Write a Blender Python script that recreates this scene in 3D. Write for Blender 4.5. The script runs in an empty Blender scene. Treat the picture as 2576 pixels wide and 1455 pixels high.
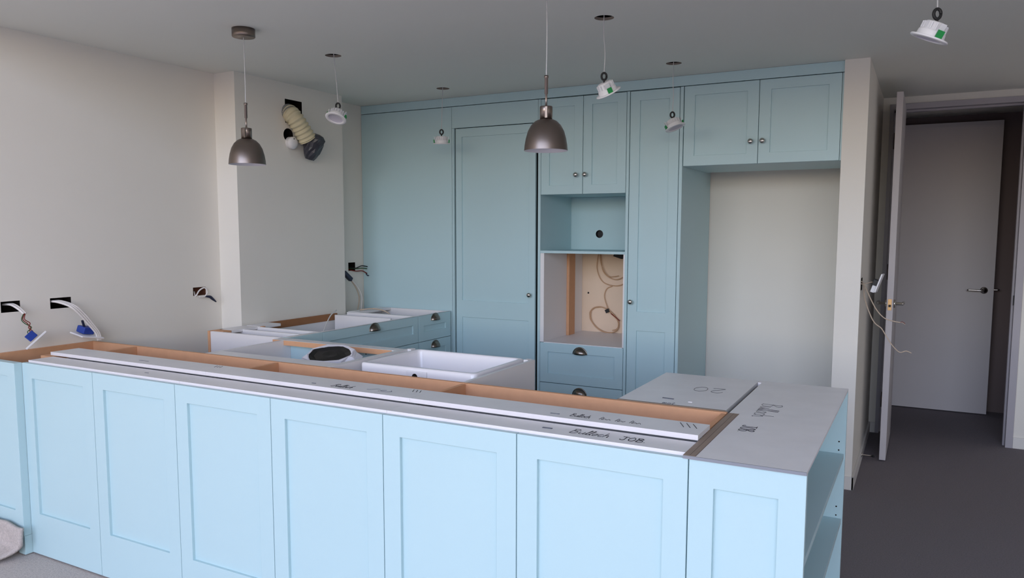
import bpy, bmesh, math, random
from mathutils import Vector, Matrix
random.seed(7)
S = bpy.context.scene
COL = S.collection

# ------------------------------------------------------------------ camera
YAW, PITCH, ROLL = 0.4943, -0.0958, 0.0022
FPX, CAMZ = 1924.25, 1.4545
cd = bpy.data.cameras.new('camera'); cam = bpy.data.objects.new('camera', cd); COL.objects.link(cam)
fw = Vector((-math.sin(YAW)*math.cos(PITCH), math.cos(YAW)*math.cos(PITCH), math.sin(PITCH)))
rt = Vector((math.cos(YAW), math.sin(YAW), 0)); up = rt.cross(fw)
r2 = rt*math.cos(ROLL)+up*math.sin(ROLL); u2 = -rt*math.sin(ROLL)+up*math.cos(ROLL)
M = Matrix(((r2.x, u2.x, -fw.x, 0), (r2.y, u2.y, -fw.y, 0), (r2.z, u2.z, -fw.z, CAMZ), (0, 0, 0, 1)))
cam.matrix_world = M
cd.sensor_fit = 'HORIZONTAL'; cd.sensor_width = 36.0; cd.lens = FPX/2576*36.0
cd.shift_x = 0.0; cd.shift_y = 38.05/2576; cd.clip_start = 0.05; cd.clip_end = 200
S.camera = cam

# ------------------------------------------------------------------ daylight
SKY_STRENGTH = 1.45
w = bpy.data.worlds.new('clear_sky'); S.world = w; w.use_nodes = True
bg = w.node_tree.nodes['Background']; bg.inputs[1].default_value = SKY_STRENGTH
sky = w.node_tree.nodes.new('ShaderNodeTexSky'); sky.sky_type = 'NISHITA'; sky.sun_disc = False
sky.sun_elevation = math.radians(38); sky.sun_rotation = math.radians(60); sky.air_density = 1.0; sky.dust_density = 1.5; sky.ozone_density = 1.0
tint = w.node_tree.nodes.new('ShaderNodeMix'); tint.data_type = 'RGBA'; tint.blend_type = 'MULTIPLY'; tint.inputs[0].default_value = 1
tint.inputs[7].default_value = (1.22, .96, .89, 1)
w.node_tree.links.new(sky.outputs[0], tint.inputs[6]); w.node_tree.links.new(tint.outputs[2], bg.inputs[0])
WX0, WX1, WZ1, WY = -3.7, 3.3, 4.0, -2.8          # unseen opening behind the camera, made tall to admit steep daylight
pl = bpy.data.lights.new('tall_opening_portal', 'AREA'); pl.shape = 'RECTANGLE'
pl.size = WX1-WX0; pl.size_y = WZ1; pl.cycles.is_portal = True
po = bpy.data.objects.new('tall_opening_portal', pl); COL.objects.link(po)
po.location = ((WX0+WX1)/2, WY-.06, WZ1/2); po.rotation_euler = (math.pi/2, 0, 0)
vs = S.view_settings
S.display_settings.display_device = 'sRGB'
vs.view_transform = 'Standard'; vs.look = 'None'; vs.gamma = 1; vs.exposure = 0.0; vs.use_curve_mapping = False

# ------------------------------------------------------------------ materials
def lin(c): return tuple((x/255/12.92 if x/255 <= .04045 else ((x/255+.055)/1.055)**2.4) for x in c)
MATS = {}
def mat(name, rgb, rough=.5, metal=0., var=.04, scale=8., bump=0., bscale=200., spec=.5, sheen=0., aniso=0.):
    m = bpy.data.materials.new(name); m.use_nodes = True; nt = m.node_tree; b = nt.nodes['Principled BSDF']
    b.inputs['Roughness'].default_value = rough; b.inputs['Metallic'].default_value = metal
    b.inputs['Specular IOR Level'].default_value = spec
    if sheen: b.inputs['Sheen Weight'].default_value = sheen
    if aniso: b.inputs['Anisotropic'].default_value = aniso
    c = lin(rgb)
    tc = nt.nodes.new('ShaderNodeTexCoord')
    n = nt.nodes.new('ShaderNodeTexNoise'); n.inputs['Scale'].default_value = scale; n.inputs['Detail'].default_value = 4
    nt.links.new(tc.outputs['Object'], n.inputs['Vector'])
    mx = nt.nodes.new('ShaderNodeMix'); mx.data_type = 'RGBA'
    mx.inputs[6].default_value = (*[x*(1-var) for x in c], 1); mx.inputs[7].default_value = (*[min(1, x*(1+var)) for x in c], 1)
    nt.links.new(n.outputs['Fac'], mx.inputs[0]); nt.links.new(mx.outputs[2], b.inputs['Base Color'])
    if bump:
        n2 = nt.nodes.new('ShaderNodeTexNoise'); n2.inputs['Scale'].default_value = bscale; n2.inputs['Detail'].default_value = 3
        nt.links.new(tc.outputs['Object'], n2.inputs['Vector'])
        bp = nt.nodes.new('ShaderNodeBump'); bp.inputs['Strength'].default_value = bump; bp.inputs['Distance'].default_value = .004
        nt.links.new(n2.outputs['Fac'], bp.inputs['Height']); nt.links.new(bp.outputs[0], b.inputs['Normal'])
    MATS[name] = m; return m
mat('aqua_paint', (191, 218, 223), .42, var=.015, scale=3, spec=.35)
mat('wall_paint', (238, 233, 224), .85, var=.015, scale=2.5, bump=.05, bscale=120, spec=.2)
mat('ceiling_paint', (240, 240, 232), .9, var=.015, scale=2, spec=.15)
mat('white_melamine', (240, 236, 236), .4, var=.015, scale=5, spec=.35)
mat('white_edge', (236, 230, 232), .4, var=.01, scale=5, spec=.35)
mat('raw_board', (232, 231, 231), .36, var=.08, scale=9, bump=.04, bscale=60, spec=.35)
mat('edge_grey', (138, 140, 148), .5, var=.05)
mat('mdf', (218, 166, 128), .75, var=.07, scale=25, bump=.1, bscale=300, spec=.2)
mat('mdf_dark', (160, 112, 78), .75, var=.1, scale=30, spec=.2)
mat('brown_tape', (150, 132, 118), .5, var=.08, scale=40, spec=.3)
mat('carpet_dark', (136, 129, 132), 1., var=.3, scale=160, bump=.9, bscale=260, spec=.05)
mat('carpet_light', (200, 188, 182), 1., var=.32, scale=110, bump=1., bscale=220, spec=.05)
mat('door_grey', (204, 198, 200), .45, var=.02, scale=3, spec=.35)
mat('frame_grey', (176, 171, 177), .4, var=.03, scale=6, spec=.4)
mat('skirting_white', (230, 226, 220), .5, var=.02)
mat('nickel', (136, 124, 116), .3, 1., var=.05, scale=30, aniso=.5)
mat('pull_metal', (122, 114, 106), .24, 1., var=.05)
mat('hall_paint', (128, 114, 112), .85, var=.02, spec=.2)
mat('chrome', (200, 196, 190), .16, 1., var=.03)
mat('lamp_white', (238, 236, 240), .5, var=.01)
mat('plastic_white', (236, 234, 236), .4, var=.02)
mat('plastic_clip', (222, 222, 226), .35, var=.05, scale=60)
mat('diffuser', (205, 200, 212), .5, var=.03)
mat('green_tape', (18, 140, 66), .5, var=.06, scale=40)
mat('black_rubber', (26, 25, 27), .55, var=.1)
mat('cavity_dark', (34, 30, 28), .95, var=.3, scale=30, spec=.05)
mat('cavity_brown', (96, 62, 48), .9, var=.3, scale=40, spec=.1)
mat('cable_white', (232, 226, 222), .5, var=.03)
mat('cable_beige', (196, 176, 156), .5, var=.04)
mat('cable_tan', (206, 166, 130), .5, var=.04)
mat('cable_cord', (205, 204, 206), .45, var=.03)
mat('wire_red', (128, 40, 32), .5, var=.08)
mat('wire_green', (60, 92, 58), .5, var=.08)
mat('box_blue', (30, 62, 150), .45, var=.1, scale=60)
mat('box_navy', (28, 36, 62), .5, var=.15, scale=60)
mat('duct_cream', (214, 204, 172), .6, var=.1, scale=25, bump=.3, bscale=60)
mat('bag_black', (62, 62, 70), .32, var=.3, scale=30, bump=.6, bscale=40)
mat('bag_grey', (128, 130, 132), .45, var=.2, scale=30)
mat('ink', (26, 26, 32), .6, var=.1)
mat('ink_faint', (96, 100, 110), .7, var=.1)
mat('ceramic', (244, 241, 244), .12, var=.01)
mat('packing_white', (226, 224, 232), .35, var=.05, scale=20, bump=.3, bscale=30)
mat('packing_black', (10, 10, 12), .5, var=.3, scale=20)
mat('brass', (196, 160, 118), .3, .9, var=.05)
mat('plaster_back', (150, 140, 128), .9, var=.15, scale=20)
mat('blocker_green', (74, 88, 58), .9, var=.3, scale=3)
mat('concrete', (110, 106, 100), .9, var=.12, scale=3)
mat('render_outside', (200, 196, 190), .9, var=.05, scale=3)

# ------------------------------------------------------------------ mesh helpers
class MB:
    def __init__(s): s.v = []; s.f = []; s.sm = []
    def add(s, vs, fs, smooth=False):
        o = len(s.v); s.v += [Vector(p) for p in vs]; s.f += [tuple(i+o for i in f) for f in fs]; s.sm += [smooth]*len(fs); return s
    def box(s, x0, x1, y0, y1, z0, z1):
        v = [(x, y, z) for z in (z0, z1) for y in (y0, y1) for x in (x0, x1)]
        return s.add(v, [(0, 2, 3, 1), (4, 5, 7, 6), (0, 1, 5, 4), (2, 6, 7, 3), (0, 4, 6, 2), (1, 3, 7, 5)])
    def obox(s, c, a, b, n, la, lb, ln):
        a, b, n = (Vector(q).normalized() for q in (a, b, n)); c = Vector(c)
        v = [c+a*i*la/2+b*j*lb/2+n*k*ln/2 for k in (-1, 1) for j in (-1, 1) for i in (-1, 1)]
        return s.add(v, [(0, 2, 3, 1), (4, 5, 7, 6), (0, 1, 5, 4), (2, 6, 7, 3), (0, 4, 6, 2), (1, 3, 7, 5)])
    def tube(s, pts, r, n=8, samples=6, smooth=True, caps=True):
        P = spline([Vector(p) for p in pts], samples) if samples > 1 and len(pts) > 2 else [Vector(p) for p in pts]
        rr = r if callable(r) else (lambda t: r)
        t0 = (P[1]-P[0]).normalized(); nrm = t0.orthogonal().normalized()
        vs, fs = [], []; m = len(P)
        for i, p in enumerate(P):
            t = (P[min(i+1, m-1)]-P[max(i-1, 0)])
            t = t.normalized() if t.length > 1e-9 else t0
            nrm = (nrm-t*nrm.dot(t)); nrm = nrm.normalized() if nrm.length > 1e-6 else t.orthogonal().normalized()
            bn = t.cross(nrm); q = rr(i/(m-1))
            for k in range(n):
                a = 2*math.pi*k/n; vs.append(p+nrm*q*math.cos(a)+bn*q*math.sin(a))
        for i in range(m-1):
            for k in range(n):
                fs.append((i*n+k, i*n+(k+1) % n, (i+1)*n+(k+1) % n, (i+1)*n+k))
        if caps: fs += [tuple(range(n))[::-1], tuple((m-1)*n+k for k in range(n))]
        return s.add(vs, fs, smooth)
    def lathe(s, prof, mtx=Matrix(), n=32, smooth=True, jitter=None):
        vs, fs = [], []
        for i, (r, z) in enumerate(prof):
            for k in range(n):
                a = 2*math.pi*k/n; q = r*(jitter(i, k) if jitter else 1)
                vs.append(mtx @ Vector((q*math.cos(a), q*math.sin(a), z)))
        for i in range(len(prof)-1):
            for k in range(n):
                fs.append((i*n+k, i*n+(k+1) % n, (i+1)*n+(k+1) % n, (i+1)*n+k))
        if prof[0][0] > 1e-6 and False: pass
        return s.add(vs, fs, smooth)
    def build(s, name, m, parent=None, bevel=0., org=None):
        me = bpy.data.meshes.new(name)
        o = bpy.data.objects.new(name, me); COL.objects.link(o)
        base = Vector(org) if org is not None else Vector((0, 0, 0))
        if parent is not None:
            o.parent = parent; base = Vector(parent['_o'])
        elif org is not None: o.location = base
        me.from_pydata([tuple(p-base) for p in s.v], [], s.f)
        me.polygons.foreach_set('use_smooth', s.sm); me.validate(); me.update()
        me.materials.append(MATS[m])
        o['_o'] = tuple(base)
        bm = bmesh.new(); bm.from_mesh(me); bmesh.ops.recalc_face_normals(bm, faces=bm.faces); bm.to_mesh(me); bm.free()
        if bevel:
            md = o.modifiers.new('edge', 'BEVEL'); md.width = bevel; md.segments = 2; md.limit_method = 'ANGLE'; md.angle_limit = .6
        return o
def spline(P, k):
    out = []; n = len(P)
    for i in range(n-1):
        a, b, c, d = P[max(i-1, 0)], P[i], P[i+1], P[min(i+2, n-1)]
        for j in range(k):
            t = j/k
            out.append(.5*((2*b)+(c-a)*t+(2*a-5*b+4*c-d)*t*t+(3*b-a-3*c+d)*t**3))
    out.append(P[-1]); return out
def grid_plate(mb, us, vs, solid, d0, d1, fn):
    """closed plate made of cells; fn(u, v, d) -> xyz"""
    idx = {}; V = []; F = []
    def vid(i, j, k):
        if (i, j, k) not in idx: idx[(i, j, k)] = len(V); V.append(fn(us[i], vs[j], (d0, d1)[k]))
        return idx[(i, j, k)]
    nu, nv = len(us)-1, len(vs)-1
    ok = lambda i, j: 0 <= i < nu and 0 <= j < nv and solid(i, j)
    for i in range(nu):
        for j in range(nv):
            if not ok(i, j): continue
            for k in (0, 1): F.append((vid(i, j, k), vid(i+1, j, k), vid(i+1, j+1, k), vid(i, j+1, k)))
            if not ok(i-1, j): F.append((vid(i, j, 0), vid(i, j+1, 0), vid(i, j+1, 1), vid(i, j, 1)))
            if not ok(i+1, j): F.append((vid(i+1, j, 0), vid(i+1, j+1, 0), vid(i+1, j+1, 1), vid(i+1, j, 1)))
            if not ok(i, j-1): F.append((vid(i, j, 0), vid(i+1, j, 0), vid(i+1, j, 1), vid(i, j, 1)))
            if not ok(i, j+1): F.append((vid(i, j+1, 0), vid(i+1, j+1, 0), vid(i+1, j+1, 1), vid(i, j+1, 1)))
    mb.add(V, F); return mb
def sheet(mb, u0, u1, v0, v1, rects, circles, fn):
    """single sheet with rectangular and round openings"""
    boxes = [tuple(r) for r in rects]+[(u-r*1.4, u+r*1.4, v-r*1.4, v+r*1.4) for u, v, r in circles]
    us = sorted({u0, u1, *[b[0] for b in boxes], *[b[1] for b in boxes]}); vs = sorted({v0, v1, *[b[2] for b in boxes], *[b[3] for b in boxes]})
    V, F, idx = [], [], {}
    def vid(a, b):
        if (a, b) not in idx: idx[(a, b)] = len(V); V.append(fn(a, b))
        return idx[(a, b)]
    for i in range(len(us)-1):
        for j in range(len(vs)-1):
            cu, cv = (us[i]+us[i+1])/2, (vs[j]+vs[j+1])/2
            if any(b[0] < cu < b[1] and b[2] < cv < b[3] for b in boxes): continue
            F.append((vid(us[i], vs[j]), vid(us[i+1], vs[j]), vid(us[i+1], vs[j+1]), vid(us[i], vs[j+1])))
    for u, v, r in circles:
        ring = []
        for k in range(32):
            a = 2*math.pi*k/32; c, s_ = math.cos(a), math.sin(a); h = r*1.4/max(abs(c), abs(s_))
            V.append(fn(u+r*c, v+r*s_)); V.append(fn(u+h*c, v+h*s_)); ring.append(len(V)-2)
        for k in range(32):
            a, b = ring[k], ring[(k+1) % 32]; F.append((a, a+1, b+1, b))
    mb.add(V, F); return mb

def thing(name, label, cat, loc, group=None):
    o = bpy.data.objects.new(name, None); COL.objects.link(o); o.location = loc; o.empty_display_size = .05
    o['_o'] = tuple(loc); return tag(o, label, cat, group)
def tag(o, label, cat, group=None):
    o['label'] = label; o['category'] = cat
    if group: o['group'] = group
    return o
def struct(o): o['kind'] = 'structure'; return o
def box(name, m, parent, *b, bevel=.0008): return MB().box(*b).build(name, m, parent, bevel)

FACE = {'-y': lambda p: (lambda u, z, d: (u, p+d, z)), '+y': lambda p: (lambda u, z, d: (u, p-d, z)), '+x': lambda p: (lambda u, z, d: (p-d, u, z))}
def shaker(name, face, plane, u0, u1, z0, z1, parent, panels=None, st=.065, th=.02, rec=.009, mat_='aqua_paint', lbl=None):
    """frame with recessed panels; the frame is the door, the panels its sub-parts"""
    fn = FACE[face](plane)
    panels = panels or [(z0+st, z1-st)]
    zs = sorted({z0, z1, *[q for p in panels for q in p]}); us = [u0, u0+st, u1-st, u1]
    hole = lambda i, j: i == 1 and any(a-1e-6 <= zs[j] and zs[j+1] <= b+1e-6 for a, b in panels)
    d = grid_plate(MB(), us, zs, lambda i, j: not hole(i, j), 0, th, fn).build(name, mat_, parent, .0012)
    for a, b in panels:
        MBp = MB(); grid_plate(MBp, [u0+st-.004, u1-st+.004], [a-.004, b+.004], lambda i, j: True, rec, th-.003, fn)
        MBp.build('panel', mat_, d)
    if lbl: d['label'] = lbl
    return d
def knob(parent, x, y, z, r=.016):
    m = Matrix.Translation((x, y, z)) @ Matrix.Rotation(math.pi/2, 4, 'X')
    prof = [(0, 0), (.007, 0), (.006, .012), (.0065, .014), (r*.8, .017), (r, .022), (r*.97, .028), (r*.75, .033), (r*.35, .0355), (0.0001, .036)]
    return MB().lathe(prof, m, 24).build('knob', 'chrome', parent)
def cup_pull(parent, c, out, a=.046, b=.043, dep=.03):
    """half-dome pull, open at the bottom; out is the outward normal (axis string)"""
    if out == '-y': U, D = Vector((1, 0, 0)), Vector((0, -1, 0))
    else: U, D = Vector((0, 1, 0)), Vector((1, 0, 0))
    Z = Vector((0, 0, 1)); c = Vector(c); V, F = [], []; n, m = 18, 8
    for lay, k in ((0, 1.), (1, .9)):
        for i in range(n+1):
            t = math.pi*i/n
            for j in range(m+1):
                p = math.pi/2*j/m
                V.append(c+U*a*k*math.cos(t)+Z*b*k*math.sin(t)*math.cos(p)+D*(dep*k*math.sin(t)*math.sin(p)+.0005))
    L = (n+1)*(m+1)
    for lay in (0, 1):
        for i in range(n):
            for j in range(m):
                q = lay*L+i*(m+1)+j; F.append((q, q+1, q+m+2, q+m+1))
    for i in range(n):
        q = i*(m+1)+m; F.append((q, q+m+1, q+m+1+L, q+L))
    mb = MB().add(V, F, True)
    # thin flange against the drawer
    V, F = [], []
    for i in range(n+1):
        t = math.pi*i/n
        for k, d in ((1.0, .0025), (1.14, .0025), (1.14, 0), ):
            V.append(c+U*a*k*math.cos(t)+Z*b*k*math.sin(t)+D*d)
    for i in range(n):
        for q in (0, 1): F.append((i*3+q, i*3+q+1, i*3+4+q, i*3+3+q))
    mb.add(V, F, True)
    return mb.build('cup_pull', 'pull_metal', parent)

# ------------------------------------------------------------------ levels
ZC = 2.383; XL = -3.788; XB = -3.618; YP, YQ = 3.2686, 4.2131; YB = 4.623; YW = 5.33; YI = 1.906; ZT = .88
XN0, XN1, YN = -.432, -.306, 4.61; YD = 6.05

# ------------------------------------------------------------------ room shell
fl = struct(sheet(MB(), XL-.4, 3.6, 1.93, 7.4, [], [], lambda a, b: (a, b, 0)).build('floor', 'carpet_dark'))
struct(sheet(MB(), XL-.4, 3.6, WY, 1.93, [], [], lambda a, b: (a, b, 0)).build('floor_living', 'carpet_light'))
HOLES = [(-2.831, 3.235), (-2.839, 4.305), (-1.285, 3.229), (-1.28, 4.265), (-.02, 2.76)]
HR = .043
YE, ZH = 1.5, 4.2            # unseen higher ceiling behind, made up so steep daylight reaches in; steps down at YE
ce = struct(sheet(MB(), XL-.4, 3.6, YE, 7.4, [], [(x, y, HR) for x, y in HOLES], lambda a, b: (a, b, ZC)).build('ceiling', 'ceiling_paint'))
ce['_o'] = (0, 0, 0)
struct(sheet(MB(), XL-.4, 3.6, WY, YE+.1, [], [], lambda a, b: (a, b, ZH)).build('ceiling_living_added', 'ceiling_paint'))
struct(sheet(MB(), XL-.4, 3.6, ZC, ZH, [], [], lambda a, b: (a, YE, b)).build('wall_step_added', 'wall_paint'))
for x, y in HOLES:
    m = Matrix.Translation((x, y, ZC))
    MB().lathe([(HR, 0), (HR, .013)], m, 32).build('hole_rim', 'plaster_back', ce)
    MB().lathe([(HR, .0131), (.16, .0131), (.16, .2), (.001, .2)], m, 24, smooth=False).build('cavity', 'cavity_dark', ce)
def cavity(parent, m, x0, x1, y0, y1, z0, z1, open_):
    v = [(x, y, z) for z in (z0, z1) for y in (y0, y1) for x in (x0, x1)]
    f = {'-z': (0, 2, 3, 1), '+z': (4, 5, 7, 6), '-y': (0, 1, 5, 4), '+y': (2, 6, 7, 3), '-x': (0, 4, 6, 2), '+x': (1, 3, 7, 5)}
    return MB().add(v, [q for k, q in f.items() if k != open_]).build('wall_cavity', m, parent)
SOCK = [(1.996, 2.083, 1.066, 1.118), (2.226, 2.331, 1.064, 1.117), (3.065, 3.155, 1.067, 1.116), (4.45, 4.528, 1.152, 1.214)]
wl = struct(sheet(MB(), YE, YW+.1, 0, ZC, SOCK, [], lambda a, b: (XL, a, b)).build('wall_left', 'wall_paint'))
for i, (a, b, c, d) in enumerate(SOCK):
    cavity(wl, 'cavity_brown' if i == 2 else 'cavity_dark', XL-(.03 if i == 2 else .07), XL, a, b, c, d, '+x')
# chimney-like bulkhead stepping out of the left wall, with the duct hole
wb = MB(); DUCT = (3.672, 3.822, 2.135, 2.285); STUB = (3.695, 2.06, .042)
sheet(wb, YP, YQ, 0, ZC, [DUCT], [STUB], lambda a, b: (XB, a, b))
sheet(wb, XL, XB, 0, ZC, [], [], lambda a, b: (a, YP, b)); sheet(wb, XL, XB, 0, ZC, [], [], lambda a, b: (a, YQ, b))
wb = struct(wb.build('wall_bulkhead', 'wall_paint'))
cavity(wb, 'cavity_dark', XB-.14, XB, DUCT[0], DUCT[1], DUCT[2], DUCT[3], '+x')
MB().lathe([(STUB[2], 0), (STUB[2], .1), (.001, .1)], Matrix.Translation((XB, STUB[0], STUB[1])) @ Matrix.Rotation(-math.pi/2, 4, 'Y'), 32, smooth=False).build('wall_cavity', 'cavity_dark', wb)
struct(MB().box(XL-.1, XN0, YW, YW+.1, 0, ZC).build('wall_back', 'wall_paint'))
NH = (4.66, 4.76, 1.125, 1.195)
nb = MB(); sheet(nb, YN, YD, 0, ZC, [NH], [], lambda a, b: (XN1, a, b)); sheet(nb, XN0, XN1, 0, ZC, [], [], lambda a, b: (a, YN, b)); sheet(nb, YN, YD+.1, 0, ZC, [], [], lambda a, b: (XN0, a, b))
nb = struct(nb.build('wall_nib', 'wall_paint'))
cavity(nb, 'cavity_dark', XN1-.07, XN1, *NH, '+x')
JX0, JX1, JZ = -.262, .58, 2.336
dw = MB()
grid_plate(dw, [-.9, JX0, JX1, 3.5], [0, JZ, ZC], lambda i, j: not (i == 1 and j == 0), YD, YD+.11, lambda u, v, d: (u, d, v))
struct(dw.build('wall_doorway', 'wall_paint'))
struct(sheet(MB(), WY, YE, 0, ZH, [], [], lambda a, b: (XL, a, b)).build('wall_left_living', 'wall_paint'))
struct(MB().box(3.4, 3.5, WY, YD+.05, 0, ZH).build('wall_right', 'wall_paint'))
fw_ = MB(); grid_plate(fw_, [XL-.1, WX0, WX1, 3.5], [0, WZ1, ZH], lambda i, j: not (i == 1 and j == 0), WY, WY+.18, lambda u, v, d: (u, d, v))
struct(fw_.build('wall_front', 'wall_paint'))
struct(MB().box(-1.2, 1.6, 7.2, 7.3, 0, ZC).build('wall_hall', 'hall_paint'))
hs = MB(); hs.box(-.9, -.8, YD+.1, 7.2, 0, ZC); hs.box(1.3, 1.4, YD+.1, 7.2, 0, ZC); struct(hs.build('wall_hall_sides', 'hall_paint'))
# skirtings
bs = MB(); bs.box(XN0+.01, XN1+.012, YN-.012, YN, 0, .075); bs.box(XN1, XN1+.012, YN-.012, YD, 0, .075)
struct(bs.build('baseboard_nib', 'skirting_white', None, .002))
struct(MB().box(JX1, 3.4, YD-.012, YD, 0, .075).build('baseboard_doorway', 'skirting_white', None, .002))
struct(MB().box(XN1, JX0, YD-.012, YD, 0, .075).build('baseboard_doorway_corner', 'skirting_white', None, .002))
# surround added to the unseen tall opening behind the camera
wf = MB()
for a, b in ((WX0, WX0+.05), (WX1-.05, WX1), (-1.05, -1.0)): wf.box(a, b, WY+.02, WY+.1, 0, WZ1)
wf.box(WX0, WX1, WY+.02, WY+.1, WZ1-.05, WZ1)
struct(wf.build('window_1', 'frame_grey'))
# outside: terrace, plus an unseen green slab added to block low sky light
struct(MB().box(-60, 60, -70, WY, -.12, -.02).build('terrace', 'concrete'))
struct(MB().box(-60, 60, -34.5, -34, -.1, 2.2).build('horizon_blocker', 'blocker_green'))
# roof over everything so that the ceiling voids stay dark
struct(MB().box(-8, 7, WY-.02, 8, 4.25, 4.35).build('roof', 'render_outside'))

# ------------------------------------------------------------------ doorway and doors
d1 = thing('door_1', 'grey interior door standing open, seen edge-on beside the doorway', 'door', (-.18, 5.66, 0)); d1['kind'] = 'structure'
fr = MB()
fr.box(JX0, -.237, YD-.012, YD+.12, 0, JZ); fr.box(.537, JX1, YD-.012, YD+.12, 0, JZ); fr.box(-.237, .537, YD-.012, YD+.12, 2.297, JZ)
fr.box(-.237, -.225, YD+.045, YD+.09, 0, 2.297); fr.box(.525, .537, YD+.045, YD+.09, 0, 2.297); fr.box(-.237, .537, YD+.045, YD+.09, 2.284, 2.297)
f_ = fr.build('door_frame', 'frame_grey', d1, .001)
box('strike_hole', 'black_rubber', f_, .532, .5385, YD+.012, YD+.028, .965, 1.03, bevel=0)
lf = MB().box(-.197, -.16, 5.29, 6.035, .008, 2.3).build('leaf', 'door_grey', d1, .0015)
box('latch_plate', 'brass', lf, -.190, -.168, 5.2885, 5.2905, .965, 1.035)
box('latch_hole', 'black_rubber', lf, -.186, -.172, 5.2878, 5.289, .985, 1.0, bevel=0)
for sx, x0 in ((-1, -.197), (1, -.16)):
    h = MB(); h.lathe([(.0001, 0), (.026, 0), (.026, .008), (.024, .01), (.01, .011), (.0095, .05), (.0001, .05)], Matrix.Translation((x0, 5.35, 1.003)) @ Matrix.Rotation(sx*math.pi/2, 4, 'Y'), 24)
    h.tube([(x0+sx*.05, 5.345, 1.003), (x0+sx*.054, 5.38, 1.003), (x0+sx*.054, 5.47, 1.003)], .0085, 10)
    h.build('lever_handle', 'chrome', lf)
for z in (2.08, 1.17, .255):
    hg = MB().box(-.228, -.197, 6.02, 6.03, z-.05, z+.05); hg.tube([(-.224, 6.012, z-.055), (-.224, 6.012, z+.055)], .007, 10, 1)
    hg.build('hinge', 'nickel', d1)
d2 = thing('door_2', 'flush grey door with silver lever, in the hall beyond the doorway', 'door', (.12, 7.06, 0)); d2['kind'] = 'structure'
l2 = MB().box(-.33, .487, 7.04, 7.076, .008, 2.309).build('leaf', 'door_grey', d2, .0015)
h = MB(); h.lathe([(.0001, 0), (.027, 0), (.027, .008), (.02, .011), (.01, .012), (.0095, .045), (.0001, .046)], Matrix.Translation((.42, 7.04, .995)) @ Matrix.Rotation(math.pi/2, 4, 'X'), 28)
h.tube([(.42, 6.993, .995), (.40, 6.988, .995), (.305, 6.988, .997)], .0075, 10); h.build('lever_handle', 'chrome', l2)
h = MB(); h.tube([(.42, 7.076, .995), (.42, 7.122, .995), (.53, 7.125, .996)], .0075, 10); h.build('lever_handle', 'chrome', l2)
ds = thing('door_stop', 'small metal door stop with black tip, low on the nib wall', 'door stop', (XN1+.012, 5.2, .04))
MB().lathe([(.0001, 0), (.014, 0), (.014, .004), (.005, .006), (.005, .062), (.0001, .062)], Matrix.Translation((XN1+.012, 5.2, .05)) @ Matrix.Rotation(math.pi/2, 4, 'Y'), 16).build('rod', 'chrome', ds)
MB().lathe([(.0001, 0), (.007, 0), (.0075, .014), (.0001, .015)], Matrix.Translation((XN1+.072, 5.2, .05)) @ Matrix.Rotation(math.pi/2, 4, 'Y'), 16).build('rubber_tip', 'black_rubber', ds)

# ================================================================== island, living-room side
def writing(name, strokes, org, ux, uy, size, z, parent, m='ink', r=.0014):
    """pen strokes lying on a horizontal surface"""
    mb = MB()
    for st in strokes:
        pts = [Vector((org[0]+ux[0]*a*size+uy[0]*b*size, org[1]+ux[1]*a*size+uy[1]*b*size, z)) for a, b in st]
        if len(pts) == 1: pts.append(pts[0]+Vector((.002, 0, 0)))
        mb.tube(pts, r, 5, 4)
    return mb.build(name, m, parent)
G = {'B': ([[(.05, 0), (.1, 1)], [(-.02, .95), (.35, 1.02), (.5, .8), (.15, .55), (.5, .45), (.55, .15), (.3, -.03), (0, .02)]], .72),
     'u': ([[(0, .5), (.05, .1), (.2, 0), (.36, .2), (.4, .5), (.4, .1), (.48, 0)]], .55),
     'l': ([[(0, 0), (.12, .6), (.2, 1), (.1, .95), (.08, .3), (.15, 0), (.24, .05)]], .28),
     'o': ([[(.2, .5), (.02, .3), (.12, 0), (.32, .1), (.35, .4), (.2, .5), (.42, .42)]], .48),
     'c': ([[(.36, .45), (.18, .5), (.02, .25), (.15, 0), (.4, .08)]], .45),
     'h': ([[(.05, 1), (.03, 0)], [(.04, .3), (.22, .5), (.34, .35), (.36, 0), (.45, .05)]], .55),
     'J': ([[(.1, .98), (.65, 1.0)], [(.42, 1.0), (.42, .2), (.3, 0), (.1, .05), (.05, .2)]], .75),
     'O': ([[(.3, 1), (.02, .6), (.12, .05), (.42, .02), (.58, .45), (.45, .95), (.28, 1.0)]], .72),
     '2': ([[(.02, .75), (.2, 1), (.5, .9), (.48, .6), (.05, .02), (.6, .05)]], .75),
     '0': ([[(.3, 1), (.05, .7), (.1, .15), (.4, 0), (.62, .4), (.55, .85), (.3, 1.0)]], .78),
     'r': ([[(0, .45), (.05, .0), (.08, .3), (.25, .48)]], .32), 'e': ([[(.02, .25), (.3, .3), (.22, .5), (.05, .35), (.08, .05), (.35, .08)]], .42),
     'm': ([[(0, .5), (.02, 0), (.1, .4), (.2, .45), (.22, 0), (.3, .4), (.4, .45), (.44, 0)]], .55), 't': ([[(.15, .9), (.1, .1), (.25, .02)], [(0, .6), (.3, .62)]], .36),
     'i': ([[(.05, .5), (.06, 0), (.12, .03)]], .2), 'f': ([[(.35, .95), (.2, 1), (.12, .7), (.1, -.2)], [(0, .5), (.3, .52)]], .36), 'n': ([[(0, .5), (.02, 0), (.12, .42), (.26, .45), (.3, 0)]], .42), 's': ([[(.3, .45), (.1, .48), (.08, .3), (.26, .2), (.2, 0), (0, .05)]], .38),
     ' ': ([], .45), '.': ([[(.05, .02), (.1, .02)]], .3), '/': ([[(0, 0), (.25, 1)]], .28), '-': ([[(0, .4), (.4, .42)]], .5)}
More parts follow.
